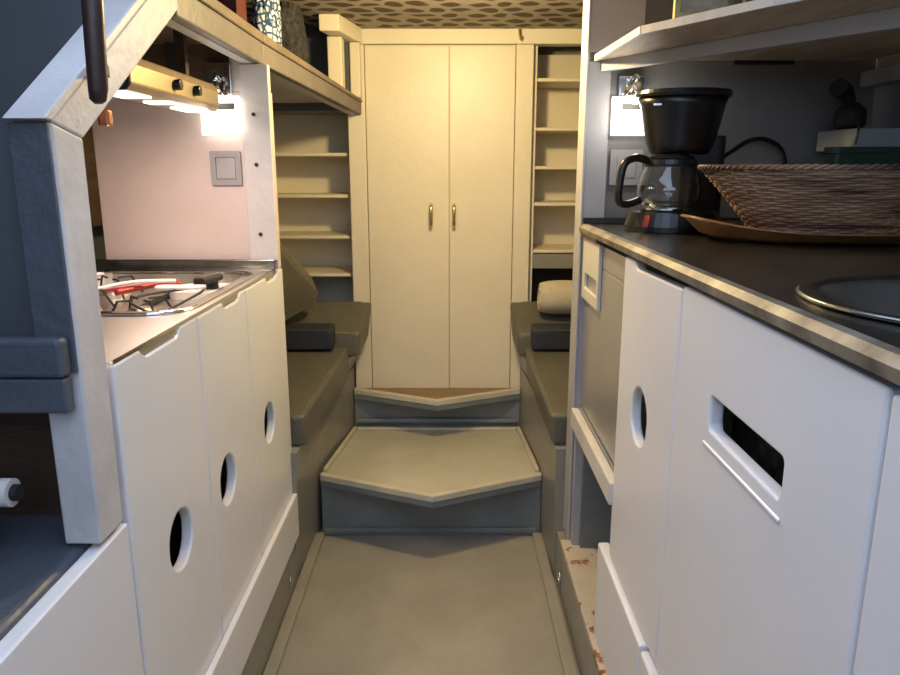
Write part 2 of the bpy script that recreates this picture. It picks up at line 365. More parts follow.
cushion('seat_cushion', 'raised grey vinyl cushion on the right beneath the rolled towel',
        [(.93, 2.412, .516), (.236, 2.412, .516), (.224, 2.558, .56), (.93, 2.558, .56)],
        [(.93, 2.412, .598), (.232, 2.412, .598), (.214, 2.558, .688), (.93, 2.558, .688)])
cushion('bolster_cushion', 'short dark cushion block lying across the left seat', 
        [(-.93, 2.345, .556), (-.392, 2.345, .556), (-.392, 2.409, .561), (-.93, 2.409, .561)],
        [(-.93, 2.345, .628), (-.390, 2.345, .628), (-.390, 2.409, .640), (-.93, 2.409, .640)], 'vinyl_dk')
cushion('bolster_cushion', 'short dark cushion block in front of the rolled towel', 
        [(.93, 2.345, .556), (.276, 2.345, .556), (.276, 2.409, .561), (.93, 2.409, .561)],
        [(.93, 2.345, .628), (.274, 2.345, .628), (.274, 2.409, .640), (.93, 2.409, .640)], 'vinyl_dk')
b = link('backrest_cushion', hexa(bmesh.new(), [(-.585, 1.90, .635), (-.585, 1.90, 1.09), (-.548, 2.02, 1.02), (-.50, 2.20, .925), (-.462, 2.40, .80), (-.445, 2.44, .735), (-.47, 2.44, .69), (-.55, 2.36, .66)],
     [(-.63, 1.90, .635), (-.64, 1.90, 1.09), (-.60, 2.02, 1.02), (-.56, 2.20, .925), (-.51, 2.40, .80), (-.50, 2.44, .735), (-.52, 2.44, .69), (-.60, 2.36, .66)]), 'vinyl_back', bev=.008, seg=3)
tag(b, 'curved olive backrest cushion leaning against the left side', 'cushion')
# rolled towel
bm = bmesh.new(); path = []; n = 40
for i in range(15):
    s = i/14; path.append((.312+.34*s, 2.475, .716))
rr_ = [.050]+[.056]+[.0585+.001*math.sin(i*1.3) for i in range(12)]+[.04]
o = link('rolled_towel', tube(path, rr_, 28), 'cloth', smooth=True); tag(o, 'beige towel rolled up on the right rear cushion', 'towel')
sv = [(.3105, 2.475+(.006+.0014*a)*math.cos(a*.55), .705+(.006+.0014*a)*math.sin(a*.55)) for a in range(28)]
link('rolled_edge', tube(sv, .0028, 6), 'cloth', o, smooth=True)

# ------------------------------------------------------------------ left galley: partition bulkhead
bh = thing('bulkhead_panel', 'pinkish white upright panel behind the hob', 'panel', (-.7, 1.79, 0))
link('panel', B(-.850, -.425, 1.782, 1.812, .908, 1.327), 'pink', bh, bev=.002)
link('lower_panel', B(-.94, -.462, 1.782, 1.812, .001, .9075), 'olive', bh)
link('end_post', B(-.492, -.424, 1.774, 1.7815, .93, 1.387), 'pillar', bh, bev=.002)
link('upper_board', B(-.95, -.5145, 1.782, 1.80, 1.3275, 1.432), 'wood_dk', bh)
link('upper_board', B(-.514, -.488, 1.782, 1.80, 1.3275, 1.432), 'pillar', bh)
link('upper_board', B(-.4875, -.425, 1.782, 1.80, 1.3275, 1.387), 'pillar', bh)
for z in (1.275, 1.16, .995):
    link('screw', cyl((-.462, 1.770, z), (-.462, 1.776, z), .0045, 12), 'blackmat', bh)['label'] = 'black screw head'

sw = thing('light_switch', 'square grey rocker switch on the panel behind the hob', 'switch', (-.537, 1.78, 1.15))
link('frame', plate(rrect(-.573, -.50, 1.112, 1.192, .004), [rrect(-.560, -.513, 1.126, 1.178, .002)], 1.7735, 1.7815, 'y'), 'switch', sw, bev=.0015)
link('rocker', hexa(bmesh.new(), [(-.559, 1.781, 1.127), (-.514, 1.781, 1.127), (-.514, 1.781, 1.177), (-.559, 1.781, 1.177)], [(-.559, 1.771, 1.127), (-.514, 1.771, 1.127), (-.514, 1.776, 1.177), (-.559, 1.776, 1.177)]), 'switch', sw, bev=.001)

def bracket_lamp(label, cx, yb, zt):
    t_ = thing('wall_lamp', label, 'lamp', (cx, yb, zt))
    link('bracket', B(cx-.030, cx+.028, yb-.006, yb-.0005, zt-.005, zt+.075 if cx < 0 else zt+.047), 'chrome', t_, bev=.002)
    link('arm', tube(smoothbez([(cx, yb-.006, zt+.036), (cx, yb-.03, zt+.044), (cx+.004, yb-.048, zt+.036), (cx, yb-.05, zt+.02)]), .006, 8), 'chrome', t_, smooth=True)
    link('socket', lathe([(.012, .018), (.016, .0), (.022, -.012)], (cx, yb-.05, zt+.01), 20), 'chrome', t_, smooth=True)
    link('bulb', lathe([(.004, .004), (.014, .0), (.017, -.008), (.012, -.017), (.003, -.02)], (cx, yb-.05, zt), 20), 'bulb', t_, smooth=True)
    s = link('shade', plate([(cx-.045, zt-.088), (cx+.045, zt-.088), (cx+.047, zt), (cx-.045, zt)], [], yb-.016, yb-.008, 'y'), 'shade', t_, bev=.002)
    s['label'] = 'glowing white frosted pane'
    link('clip', B(cx-.022, cx+.036, yb-.021, yb-.0165, zt-.030, zt-.016), 'clipgrey', t_)
    return t_
bracket_lamp('lit bracket lamp with glowing white pane on the left, above the grey switch', -.537, 1.774, 1.315)
bracket_lamp('lit bracket lamp with glowing white pane on the right, behind the coffee maker', .425, 1.786, 1.315)

# side deck above the left galley
dk = thing('side_deck', 'long shelf with wooden lip above the left galley, clothes on it', 'shelf', (-.6, 1.8, 1.36))
YA, YM, YB = 1.246, 1.80, 2.562       # galley length, then the length over the berth that falls and closes in
def deck_x(y): return -.434 if y < YM else -.434+(y-YM)/(YB-YM)*.138
def deck_z(y): return 1.458 if y < YM else 1.458-(y-YM)/(YB-YM)*.079
def strip(y0, y1, xo, xi, z0a, z1a, z0b, z1b):
    a, b_ = deck_x(y0), deck_x(y1)
    return hexa(bmesh.new(), [(a+xi, y0, z0a), (a+xo, y0, z0a), (b_+xo, y1, z0b), (b_+xi, y1, z0b)], [(a+xi, y0, z1a), (a+xo, y0, z1a), (b_+xo, y1, z1b), (b_+xi, y1, z1b)])
for y0, y1, F in ((YA, YM-.001, (1.437, 1.458, 1.437, 1.458, 1.389, 1.4365, 1.389, 1.4365)), (YM+.001, YB, (1.437, 1.458, 1.369, 1.379, 1.389, 1.4365, 1.330, 1.3685))):
    link('lip', strip(y0, y1, 0, -.03, *F[:4]), 'lip_wood', dk, bev=.003)
    link('fascia', strip(y0, y1, -.004, -.024, *F[4:]), 'fascia', dk, bev=.003)
    link('beam', strip(y0, y1, -.0245, -.050, *F[4:]), 'white_old', dk)
link('board', B(-.985, -.4645, YA, YM-.001, 1.437, 1.449), 'white_old', dk)
link('board', hexa(bmesh.new(), [(-.985, YM+.001, 1.437), (-.4645, YM+.001, 1.437), (-.3265, YB, 1.369), (-.985, YB, 1.369)], [(-.985, YM+.001, 1.449), (-.4645, YM+.001, 1.449), (-.3265, YB, 1.377), (-.985, YB, 1.377)]), 'white_old', dk)
link('underside_lining', B(-.95, -.4850, YA, YM-.02, 1.433, 1.4365), 'wood_dk', dk)
link('batten', B(-.655, -.635, 1.765, 1.7812, 1.340, 1.432), 'blackmat', dk)
link('back_board', B(-.985, -.955, 1.09, 2.55, 1.0, 1.365), 'wood_dk', dk)

# posts carrying the ceiling at the far left
struct(link('trim_9', B(-.385, -.340, 2.41, 2.47, 1.392, Q-.051), 'cream', bev=.003))
struct(link('trim_10', B(-.330, -.297, 2.52, 2.558, 1.3815, 1.5545), 'cream', bev=.003))
struct(link('trim_11', prism([(-.395, 2.33), (-.335, 2.33), (-.292, 2.558), (-.355, 2.558)], 'z', 1.556, Q-.001), 'cream', bev=.003))
struct(link('trim_12', B(-.96, -.331, 2.53, 2.55, 1.392, 1.60), 'dark_wall'))
# rear of the berth below the deck
# ------------------------------------------------------------------ things on the side deck
def crumple(name, label, c, r, mat, seed, amp=.3, cat='cloth', sub=5):
    bm = bmesh.new(); bmesh.ops.create_icosphere(bm, subdivisions=sub, radius=1)
    for v in bm.verts:
        p = v.co.copy(); k = 1+amp*noise.noise(p*1.6+Vector((seed, 0, 0)))+amp*.35*abs(noise.noise(p*6+Vector((seed, 3, 0))))
        q = Vector((p.x*r[0], p.y*r[1], p.z*r[2]))*k
        v.co = q+Vector(c)
        v.co.z = max(v.co.z, deck_z(v.co.y)-.002)
    return tag(link(name, bm, mat, smooth=True), label, cat)
crumple('folded_cloth', 'blue and white patterned cloth bundle on the side deck', (-.478, 2.02, 1.53), (.036, .075, .11), 'blue_cloth', 3)
crumple('folded_cloth', 'dark grey crumpled garment on the side deck, right of the patterned cloth', (-.462, 2.24, 1.52), (.040, .08, .13), 'grey_cloth', 9)
bk = thing('book', 'dark red book standing on the side deck', 'book', (-.5, 1.74, 1.452))
link('cover', B(-.60, -.472, 1.70, 1.704, 1.4495, 1.59), 'book', bk); link('cover', B(-.60, -.472, 1.776, 1.78, 1.4495, 1.59), 'book', bk)
link('spine', B(-.4718, -.466, 1.70, 1.78, 1.4495, 1.59), 'book', bk, bev=.001); link('pages', B(-.595, -.4722, 1.7045, 1.7755, 1.453, 1.586), 'whiteplastic', bk)
bt = thing('storage_tin', 'dark tin standing on the side deck left of the red book', 'tin', (-.52, 1.58, 1.45))
link('body', lathe([(.045, 0), (.046, .004), (.046, .12)], (-.52, 1.58, 1.4493), 28), 'blackmat', bt)
link('lid', lathe([(.047, .1203), (.047, .135), (.044, .138)], (-.52, 1.58, 1.4493), 28), 'hoodgold', bt)

# ------------------------------------------------------------------ hood
hd = thing('range_hood', 'narrow brass-coloured hood with two black knobs above the hob', 'hood', (-.53, 1.35, 1.28))
prof = [(-.575, 1.270), (-.575, 1.338), (-.53, 1.334), (-.505, 1.326), (-.4955, 1.310), (-.4955, 1.280), (-.503, 1.270)]
link('body', prism(prof, 'y', 1.182, 1.625), 'hoodgold', hd, bev=.003)
link('end_cap', prism([(x*1.0+(.0012 if x > -.55 else 0), z) for x, z in prof], 'y', 1.174, 1.1815), 'blackmat', hd, bev=.002)
for y in (1.372, 1.475):
    link('knob', cyl((-.4950, y, 1.298), (-.484, y, 1.298), .0095, 18), 'black', hd, bev=.001)
for y0, y1 in ((1.19, 1.29), (1.37, 1.41), (1.50, 1.60)):
    link('light_lens', B(-.556, -.508, y0, y1, 1.2665, 1.2698), 'strip', hd)['label'] = 'glowing light strip'
for y in (1.21, 1.60):
    link('hanger', B(-.57, -.55, y-.01, y+.01, 1.3385, 1.4325), 'wood_dk', hd)
cp = tag(link('copper_clip', B(-.462, -.447, .985, 1.0, 1.205, 1.226), 'copper', bev=.003), 'small copper pipe clip under the sloping rail', 'clip')

# ------------------------------------------------------------------ worktop + hob
ZT = .906
wt = thing('steel_worktop', 'brushed steel worktop left of the aisle, holding the hob', 'worktop', (-.65, 1.3, ZT))
link('top', plate([(-.94, .90), (-.437, .90), (-.437, 1.772), (-.94, 1.772)], [rrect(-.86, -.468, 1.215, 1.72, .07)], ZT-.014, ZT, 'z'), 'steel', wt, bev=.002)
link('front_lip', B(-.4368, -.4345, .90, 1.772, ZT-.002, ZT+.003), 'chrome', wt)
link('upstand', B(-.94, -.43, 1.762, 1.7735, ZT+.0005, ZT+.028), 'steel_dk', wt, bev=.002)

hb = thing('hob', 'inset steel gas hob with wire pan supports on the left worktop', 'hob', (-.66, 1.42, ZT))
link('rim', plate(rrect(-.873, -.455, 1.202, 1.733, .082), [rrect(-.855, -.473, 1.22, 1.715, .066)], ZT+.0005, ZT+.006, 'z'), 'chrome', hb, bev=.002)
link('tray', plate(rrect(-.858, -.470, 1.217, 1.718, .068), [], ZT-.030, ZT-.026, 'z'), 'steel', hb)
bm = bmesh.new(); o1 = rrect(-.8585, -.4695, 1.2165, 1.7185, .069); o2 = rrect(-.8555, -.4725, 1.2195, 1.7155, .067)
link('tray_wall', plate(o1, [o2], ZT-.026, ZT, 'z'), 'steel', hb); bm.free()
for (x, y, r_) in ((-.72, 1.36, .042), (-.565, 1.30, .03), (-.74, 1.56, .034)):
    bn = link('burner', lathe([(r_*1.15, 0), (r_*1.15, .006), (r_*.9, .009), (r_*.85, .016)], (x, y, ZT-.0258), 28), 'steel', hb, smooth=False)
    link('burner_cap', lathe([(r_*.75, .0163), (r_*.8, .019), (r_*.6, .023), (r_*.1, .024)], (x, y, ZT-.0258), 28), 'hoodgold', bn)
    for k in range(4):
        a = math.pi/4+k*math.pi/2; dx, dy = math.cos(a), math.sin(a)
        link('pan_support', tube([(x+dx*r_*.5, y+dy*r_*.5, ZT+.012), (x+dx*(r_+.012), y+dy*(r_+.012), ZT+.013), (x+dx*(r_+.034), y+dy*(r_+.034), ZT-.0255)], .0024, 6), 'blackmat', hb)
link('control_panel', plate(rrect(-.60, -.478, 1.50, 1.625, .03), [], ZT-.0258, ZT-.008, 'z'), 'whiteplastic', hb, bev=.003)
link('knob', lathe([(.015, 0), (.014, .018), (.010, .021)], (-.515, 1.545, ZT-.0078), 20), 'black', hb)
link('knob', lathe([(.013, 0), (.012, .016), (.009, .018)], (-.555, 1.585, ZT-.0078), 20), 'black', hb)
link('spare_grate', tube(smoothbez([(-.50, 1.22, ZT-.0), (-.50, 1.44, ZT+.004), (-.53, 1.47, ZT+.005), (-.60, 1.34, ZT+.006), (-.52, 1.23, ZT)]), .0025, 6), 'blackmat', hb, smooth=True)
tg = thing('kitchen_tongs', 'red handled tongs lying on the hob', 'utensil', (-.62, 1.45, ZT))
for q, (xa, ya, xb, yb) in enumerate(((-.70, 1.44, -.575, 1.53), (-.66, 1.41, -.60, 1.56))):
    link('handle', tube(smoothbez([(xa, ya, ZT+.006), ((xa+xb)/2+.012, (ya+yb)/2+.01, ZT+.009), (xb, yb, ZT+.004)]), .0065, 8), 'red', tg, smooth=True)
link('arm', tube(smoothbez([(-.71, 1.38, ZT+.012), (-.64, 1.44, ZT+.022), (-.575, 1.50, ZT+.016)]), .004, 8), 'whiteplastic', tg, smooth=True)
sc = thing('kitchen_scraper', 'white plastic scraper with black end lying on the hob', 'utensil', (-.54, 1.45, ZT))
link('blade', prism(rrect(-.60, -.50, 1.44, 1.475, .012), 'z', ZT+.007, ZT+.012), 'whiteplastic', sc, bev=.001)
link('grip', cyl((-.52, 1.50, ZT+.013), (-.50, 1.56, ZT+.016), .008, 12), 'blackmat', sc)

# left cupboard boards
def scoop_board(y0, y1, z0, z1, sc, d=.014, w=.045):
    pts = [(y0, z0), (y1, z0), (y1, z1)]
    if sc:
        a, b = sc
        pts += [(b, z1), (b-.012, z1-d*.8), (b-.022, z1-d), (a+.02, z1-d), (a+.008, z1-d*.6), (a, z1)]
    pts.append((y0, z1)); return pts
grp = 'white boards with finger holes along the left galley'
for y0, y1, hc, sc, lb in ((.898, 1.213, (1.064, .557), (.98, 1.135), 'white upright board with round hole on the left, nearest the camera'),
                       (1.217, 1.512, (1.316, .548), (1.355, 1.475), 'white upright board with round hole on the left, middle of three'),
                       (1.516, 1.862, (1.647, .546), (1.69, 1.80), 'white upright board with round hole on the left, nearest the berths')):
    zz = .9035 if y0 < 1 else (.902 if y0 < 1.4 else .900)
    o = link('cupboard_board', plate(scoop_board(y0, y1, .262, zz, None if y0 > 5 else sc), [circ(hc[0], hc[1]+.010, .049, 36)], -.4535, -.434, 'x'), 'white', bev=.004, seg=3)
    tag(o, lb, 'board', grp)
link_ = link('cupboard_shade_sheet', B(-.62, -.60, .92, 1.775, .02, .885), 'blackmat'); tag(link_, 'black sheet standing in for the cupboard shade seen through the round holes on the left', 'panel')  # matt black sheet in place of the shade inside the cupboard
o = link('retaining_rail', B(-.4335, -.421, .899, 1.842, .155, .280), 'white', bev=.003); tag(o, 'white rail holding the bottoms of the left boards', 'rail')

# ------------------------------------------------------------------ near left: framed partition
pf = thing('partition_frame', 'worn white sloping frame at the left edge, end post of the galley', 'frame', (-.46, .85, .68))
link('post', hexa(bmesh.new(), [(-.480, .818, .694), (-.434, .818, .694), (-.434, .880, .694), (-.480, .880, .694)], [(-.480, .818, 1.20), (-.434, .818, 1.20), (-.434, .886, 1.185), (-.480, .886, 1.185)]), 'white_old', pf, bev=.003)
sl = [(.818, 1.2005), (1.14, 1.402), (1.30, 1.435), (1.21, 1.372), (.887, 1.1855)]
link('sloping_rail', prism([(.818, 1.2005), (1.205, 1.443), (1.243, 1.443), (1.243, 1.398), (.887, 1.1855)], 'x', -.480, -.434), 'white_old', pf, bev=.003)
link('capping', prism([(.800, 1.2025), (.818, 1.2010), (1.205, 1.4440), (1.195, 1.454)], 'x', -.478, -.432), 'white_old', pf, bev=.002)
link('side_panel', B(-.985, -.4845, .842, .866, .917, 1.195), 'dark_wall', pf)['label'] = 'flat dark grey board filling the frame'
link('front_plate', B(-.480, -.436, .8125, .8175, .918, 1.199), 'blue_grey', pf, bev=.001)['label'] = 'scuffed dark blue grey face'
link('upper_panel', plate([(-.985, .92), (-.54, .92), (-.54, 1.27), (-.487, 1.36), (-.487, 1.603), (-.985, 1.603)], [], 1.06, 1.08, 'y'), 'dark_wall', pf)['label'] = 'dark slate board behind the slope'
gp = thing('grab_pole', 'dark brown wooden grab pole in front of the sloping frame', 'pole', (-.40, .80, 1.2))
link('pole', tube([(-.362, .80, 1.60), (-.367, .80, 1.32), (-.3705, .80, 1.232), (-.372, .80, 1.221), (-.372, .80, 1.217)], [.0108, .0108, .0100, .0085, .004], 18), 'pole', gp, smooth=True)
link('bracket', prism([(-.378, .805), (-.366, .805), (-.428, .96), (-.436, .955)], 'z', 1.262, 1.274), 'pole', gp)

sb = thing('step_board', 'pair of blue grey boards butting against the worn post at left', 'board', (-.7, .80, .874))
link('upper_board', B(-.98, -.4395, .790, .8115, .917, .963), 'blue_grey', sb, bev=.006, seg=3)
link('lower_board', B(-.98, -.4415, .793, .8115, .874, .9155), 'blue_grey', sb, bev=.003)

ls = thing('lower_bench', 'dark blue grey bench top with rounded edge at the lower left', 'bench', (-.7, .7, .65))
link('top', B(-.98, -.457, -.3, .93, .655, .690), 'blue_grey', ls, bev=.012, seg=4)
link('locker_back', B(-.98, -.49, .905, .93, .6905, .87), 'wood_dk', ls)['label'] = 'dark brown wooden locker back'
rl = thing('paper_roll', 'white roll lying in the dark locker at the left edge', 'roll', (-.65, .78, .73))
link('sheet', cyl((-.90, .795, .775), (-.520, .795, .775), .017, 24), 'whiteplastic', rl, smooth=False)
link('core', cyl((-.5198, .795, .775), (-.512, .795, .775), .010, 16), 'blackmat', rl)
link('rest', B(-.90, -.56, .78, .81, .6905, .757), 'blackmat', rl)

o = link('locker_board', plate([(-.3, .20), (.892, .20), (.892, .686), (-.3, .686)], [], -.4555, -.434, 'x'), 'white', bev=.004, seg=3)
tag(o, 'low plain white board at the lower left, below the bench top', 'board')

# ------------------------------------------------------------------ right galley
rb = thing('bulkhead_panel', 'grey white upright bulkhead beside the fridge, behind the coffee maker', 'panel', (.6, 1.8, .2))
link('panel', B(.325, 1.01, 1.792, 1.812, .001, 1.604), 'bulk_shaded', rb, bev=.002)  # shade behind the counter is put into this panel's colour
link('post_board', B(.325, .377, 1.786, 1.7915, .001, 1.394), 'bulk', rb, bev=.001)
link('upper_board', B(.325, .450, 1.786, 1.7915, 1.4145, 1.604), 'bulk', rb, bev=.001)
link('edge_strip', B(.318, .3245, 1.782, 1.862, .17, 1.604), 'bulk', rb, bev=.002)['label'] = 'pale painted edge'
link('slot', B(.663, .80, 1.780, 1.7875, 1.387, 1.403), 'blackmat', rb)
link('base_moulding', B(.325, .94, 1.772, 1.7875, 1.021, 1.034), 'blackmat', rb)

ZC = 1.019
ct = thing('counter', 'dark worn steel counter along the right side with metal edge', 'worktop', (.65, .9, ZC))
link('top', plate([(.322, -.3), (1.01, -.3), (1.01, 1.771), (.322, 1.771)], [circ(.545, .70, .172, 64)], ZC-.012, ZC, 'z'), 'steel_dk', ct)
link('edge_trim', prism([(.3215, ZC-.019), (.315, ZC-.017), (.314, ZC-.006), (.3215, ZC+.0012), (.334, ZC+.0012), (.334, ZC+.0002), (.3215, ZC-.001)], 'y', -.3, 1.771), 'edge_metal', ct)
link('edge_trim_end', B(.3215, .36, 1.60, 1.771, ZC-.028, ZC-.0195), 'wood', ct)
sk = thing('round_sink', 'round steel sink let into the right counter', 'sink', (.545, .70, ZC))
link('rim', lathe([(.166, .0005), (.182, .0008), (.186, .003), (.182, .006), (.172, .0055), (.165, .002)], (.545, .70, ZC), 72, cap=False), 'steel_dk', sk, smooth=True)
link('bowl', lathe([(.1655, .002), (.160, -.006), (.153, -.06), (.13, -.11), (.06, -.125), (.012, -.127)], (.545, .70, ZC), 72, open_top=True), 'steel_dk', sk, smooth=True)
link('drain', lathe([(.024, -.1245), (.026, -.122), (.018, -.120), (.004, -.1225)], (.545, .70, ZC), 28), 'chrome', sk)

fr = thing('fridge', 'small steel-fronted fridge under the far end of the right counter', 'fridge', (.55, 1.55, .55))
link('body', B(.362, .80, 1.342, 1.775, .556, .985), 'hull', fr)
dr = link('door', plate([(1.340, .560), (1.776, .560), (1.776, .985), (1.60, .985), (1.60, .935), (1.340, .935)], [], .336, .3615, 'x'), 'fridge', fr, bev=.003)
link('door_top', B(.336, .3615, 1.340, 1.598, .9355, .985), 'fridge', dr, bev=.002)
link('handle_block', plate([(1.585, .84), (1.777, .84), (1.777, .988), (1.585, .988)], [rrect(1.60, 1.745, .868, .905, .004)], .327, .3357, 'x'), 'fridge_trim', dr, bev=.002)['label'] = 'pale grip with a finger slot'
sr = thing('fridge_shelf', 'white framed compartment under the fridge with a stained bottom board', 'shelf', (.5, 1.6, .17))
link('front_bar', B(.314, .334, 1.318, 1.781, .500, .548), 'pillar', sr, bev=.003)
link('support_board', B(.3345, .80, 1.318, 1.781, .515, .548), 'hull', sr)
link('bottom_board', B(.300, .80, .95, 1.786, .152, .170), 'rust', sr, bev=.003)['label'] = 'cream board with rust stains'
link('end_panel', B(.345, .80, 1.74, 1.778, .171, .514), 'step_grey', sr)
link('side_batten', B(.3255, .3445, 1.755, 1.781, .171, .499), 'bulk', sr)
link('back_panel', B(.80, .815, 1.1, 1.78, .171, .98), 'step_grey', sr)

# right boards
def tab_board(y0, y1, z0, z1, tab=None):
    return [(y0, z0), (y1, z0), (y1, z1+.006), (y1-.07, z1+.006), (y1-.085, z1-.006), (y0, z1)] if tab else [(y0, z0), (y1, z0), (y1, z1), (y0, z1)]
o = link('cupboard_board', plate(tab_board(.990, 1.326, .39, .988, 1), [circ(1.172, .737, .050, 36)], .322, .341, 'x'), 'white', bev=.004, seg=3)
tag(o, 'white upright board with round hole on the right, beside the fridge', 'board')
slot = rrect(.652, .852, .834, .878, .008)
bb = plate([(.508, .39), (.986, .39), (.986, .993), (.508, .993)], [slot], .322, .341, 'x')
o = link('cupboard_board', bb, 'white', bev=.004, seg=3); tag(o, 'white upright board with long hand slot under the right counter', 'board')
bm = bmesh.new(); hexa(bm, [(.3218, .645, .818), (.3218, .862, .816), (.3218, .862, .810), (.3218, .645, .812)], [(.3195, .645, .8165), (.3195, .862, .8145), (.3195, .862, .8115), (.3195, .645, .8135)])
link('slot_ledge', bm, 'white', o, bev=.001)
o = link('cupboard_board', plate([(-.2, .39), (.504, .39), (.504, .991), (-.2, .991)], [], .322, .341, 'x'), 'white', bev=.004, seg=3)
tag(o, 'plain white upright board at the right edge, below the sink', 'board')
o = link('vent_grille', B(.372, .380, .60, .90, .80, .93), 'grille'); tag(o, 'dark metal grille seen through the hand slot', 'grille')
o = link('cupboard_shade_sheet', B(.76, .78, -.2, 1.30, .18, .97), 'blackmat'); tag(o, 'black sheet standing in for the shade behind the right boards', 'panel')  # added black sheet, its colour serves as the cupboard's inner shade
o = link('skirt_board', B(.312, .336, 1.045, 1.385, .171, .384), 'white', bev=.004, seg=3); tag(o, 'low white skirting board on the right, nearest the fridge', 'board')
o = link('skirt_board', B(.312, .336, .40, 1.038, .171, .380), 'white', bev=.004, seg=3); tag(o, 'low white skirting board on the right, at the bottom edge', 'board')

# ------------------------------------------------------------------ coffee maker
cx, cy = .492, 1.612
cm = thing('coffee_maker', 'black filter coffee maker with glass jug on the right counter', 'coffee maker', (cx, cy, ZC))
link('base', lathe([(.094, .001), (.096, .012), (.088, .040), (.078, .046)], (cx-.005, cy-.015, ZC), 40, sx=1.08, sy=.95), 'black', cm, smooth=False)
link('hot_plate', lathe([(.066, .0465), (.067, .050), (.060, .052)], (cx-.018, cy-.025, ZC), 36), 'chrome', cm)
link('rear_column', prism(rrect(cx+.005, cx+.098, cy-.03, cy+.075, .02), 'z', ZC+.03, ZC+.20), 'black', cm, bev=.003)
link('filter_housing', lathe([(.060, .162), (.066, .170), (.072, .185), (.088, .262), (.094, .278)], (cx+.004, cy, ZC), 48, sx=1.0, sy=.9), 'black', cm, smooth=True)
link('lid', lathe([(.098, .278), (.100, .284), (.098, .291), (.05, .294), (.004, .294)], (cx+.004, cy, ZC), 48, sx=1, sy=.9), 'black', cm, smooth=False)
link('badge', B(cx-.078, cx-.062, cy-.0765, cy-.0735, ZC+.257, ZC+.261), 'chrome', cm)['label'] = 'small pale lettering strip'
_n = Vector((-.74, -.67)); _t = Vector((.67, -.74)); _c = Vector((cx-.005-.098*.74, cy-.015-.089*.67))
_q = lambda a, b_, z: ((_c+_t*a+_n*b_).x, (_c+_t*a+_n*b_).y, ZC+z)
link('power_switch', hexa(bmesh.new(), [_q(-.007, -.012, .012), _q(.007, -.012, .012), _q(.007, -.014, .036), _q(-.007, -.014, .036)], [_q(-.007, .006, .012), _q(.007, .006, .012), _q(.007, -.001, .036), _q(-.007, -.001, .036)]), 'red', cm)['label'] = 'red switch'
jx, jy = cx-.022, cy-.028
jg = link('jug', lathe([(.030, .053), (.058, .054), (.066, .066), (.068, .085), (.062, .115), (.052, .138), (.050, .145), (.048, .145), (.050, .138), (.060, .114), (.066, .085), (.064, .068), (.055, .056), (.02, .055)], (jx, jy, ZC), 48), 'glass', cm, smooth=True)
link('jug_band', lathe([(.0535, .136), (.0545, .141), (.0535, .150), (.045, .152), (.045, .146), (.0505, .146)], (jx, jy, ZC), 40, cap=False), 'black', jg)
link('jug_lid', lathe([(.048, .1525), (.049, .156), (.030, .161), (.004, .161)], (jx, jy, ZC), 40), 'black', jg)
link('jug_handle', tube(smoothbez([(jx-.052, jy-.010, ZC+.148), (jx-.078, jy-.018, ZC+.154), (jx-.103, jy-.024, ZC+.142), (jx-.112, jy-.026, ZC+.10), (jx-.112, jy-.026, ZC+.066), (jx-.095, jy-.022, ZC+.058), (jx-.064, jy-.012, ZC+.066)]), .0085, 10), 'black', jg, smooth=True)
co = tag(link('power_cable', tube(smoothbez([(.60, 1.70, 1.16), (.655, 1.735, 1.190), (.70, 1.745, 1.215), (.745, 1.75, 1.215), (.785, 1.755, 1.185), (.80, 1.76, 1.10), (.80, 1.762, 1.035)]), .0055, 8), 'black', smooth=True), 'black cable looping up behind the coffee maker', 'cable')
sw2 = thing('light_switch', 'grey switch on the right bulkhead behind the jug', 'switch', (.42, 1.785, 1.15))
link('frame', plate(rrect(.385, .462, 1.112, 1.195, .004), [rrect(.400, .447, 1.128, 1.180, .002)], 1.7795, 1.7875, 'y'), 'switch', sw2, bev=.0015)
link('rocker', B(.401, .446, 1.778, 1.787, 1.129, 1.179), 'switch', sw2, bev=.001)

# ------------------------------------------------------------------ tray and basket
tc = (.722, 1.39)
o = link('wooden_tray', lathe([(.10, .0012), (.215, .003), (.243, .014), (.272, .040), (.280, .043), (.274, .047), (.246, .024), (.214, .011), (.10, .009)], (tc[0], tc[1], ZC), 64, sx=1.0, sy=.60), 'tray', smooth=True)
for v in o.data.vertices:
    dz = v.co.z-ZC
    if dz > .0115: v.co.z = ZC+.0115+(dz-.0115)*(.30+.70*min(1, abs(v.co.x-tc[0])/.27)**3)
tag(o, 'oval honey-brown wooden tray under the wicker basket', 'tray')
bs = thing('wicker_basket', 'oval woven wicker basket on the wooden tray', 'basket', (tc[0], tc[1], ZC))
bm = bmesh.new(); rows = 26; NS = 40
bz = ZC+.012
def brad(s): return .145+.10*s**1.15
for i in range(rows):
    s = i/(rows-1); z = bz+.004+s*.116; rad = brad(s); n = NS*4
    pts = [((tc[0]+(rad+.0032*math.sin(NS*math.pi*2*k/n/1*.5+i*math.pi))*math.cos(2*math.pi*k/n)), tc[1]+(rad+.0032*math.sin(NS*.5*2*math.pi*k/n+i*math.pi))*.60*math.sin(2*math.pi*k/n), z) for k in range(n)]
    tube(pts, .0029, 5, True, bm)
link('woven_side', bm, 'wicker', bs, smooth=True)
bm = bmesh.new()
for k in range(NS):
    a = 2*math.pi*(k+.5)/NS
    tube([(tc[0]+brad(s)*math.cos(a), tc[1]+brad(s)*.60*math.sin(a), bz+.002+s*.118) for s in (0, .25, .5, .75, 1)], .0022, 5, bm=bm)
link('stakes', bm, 'wicker', bs)
link('bottom', lathe([(.02, .0), (.146, .0), (.146, .005), (.02, .005)], (tc[0], tc[1], bz-.001), 48, sx=1, sy=.6), 'wicker', bs)
bm = bmesh.new()
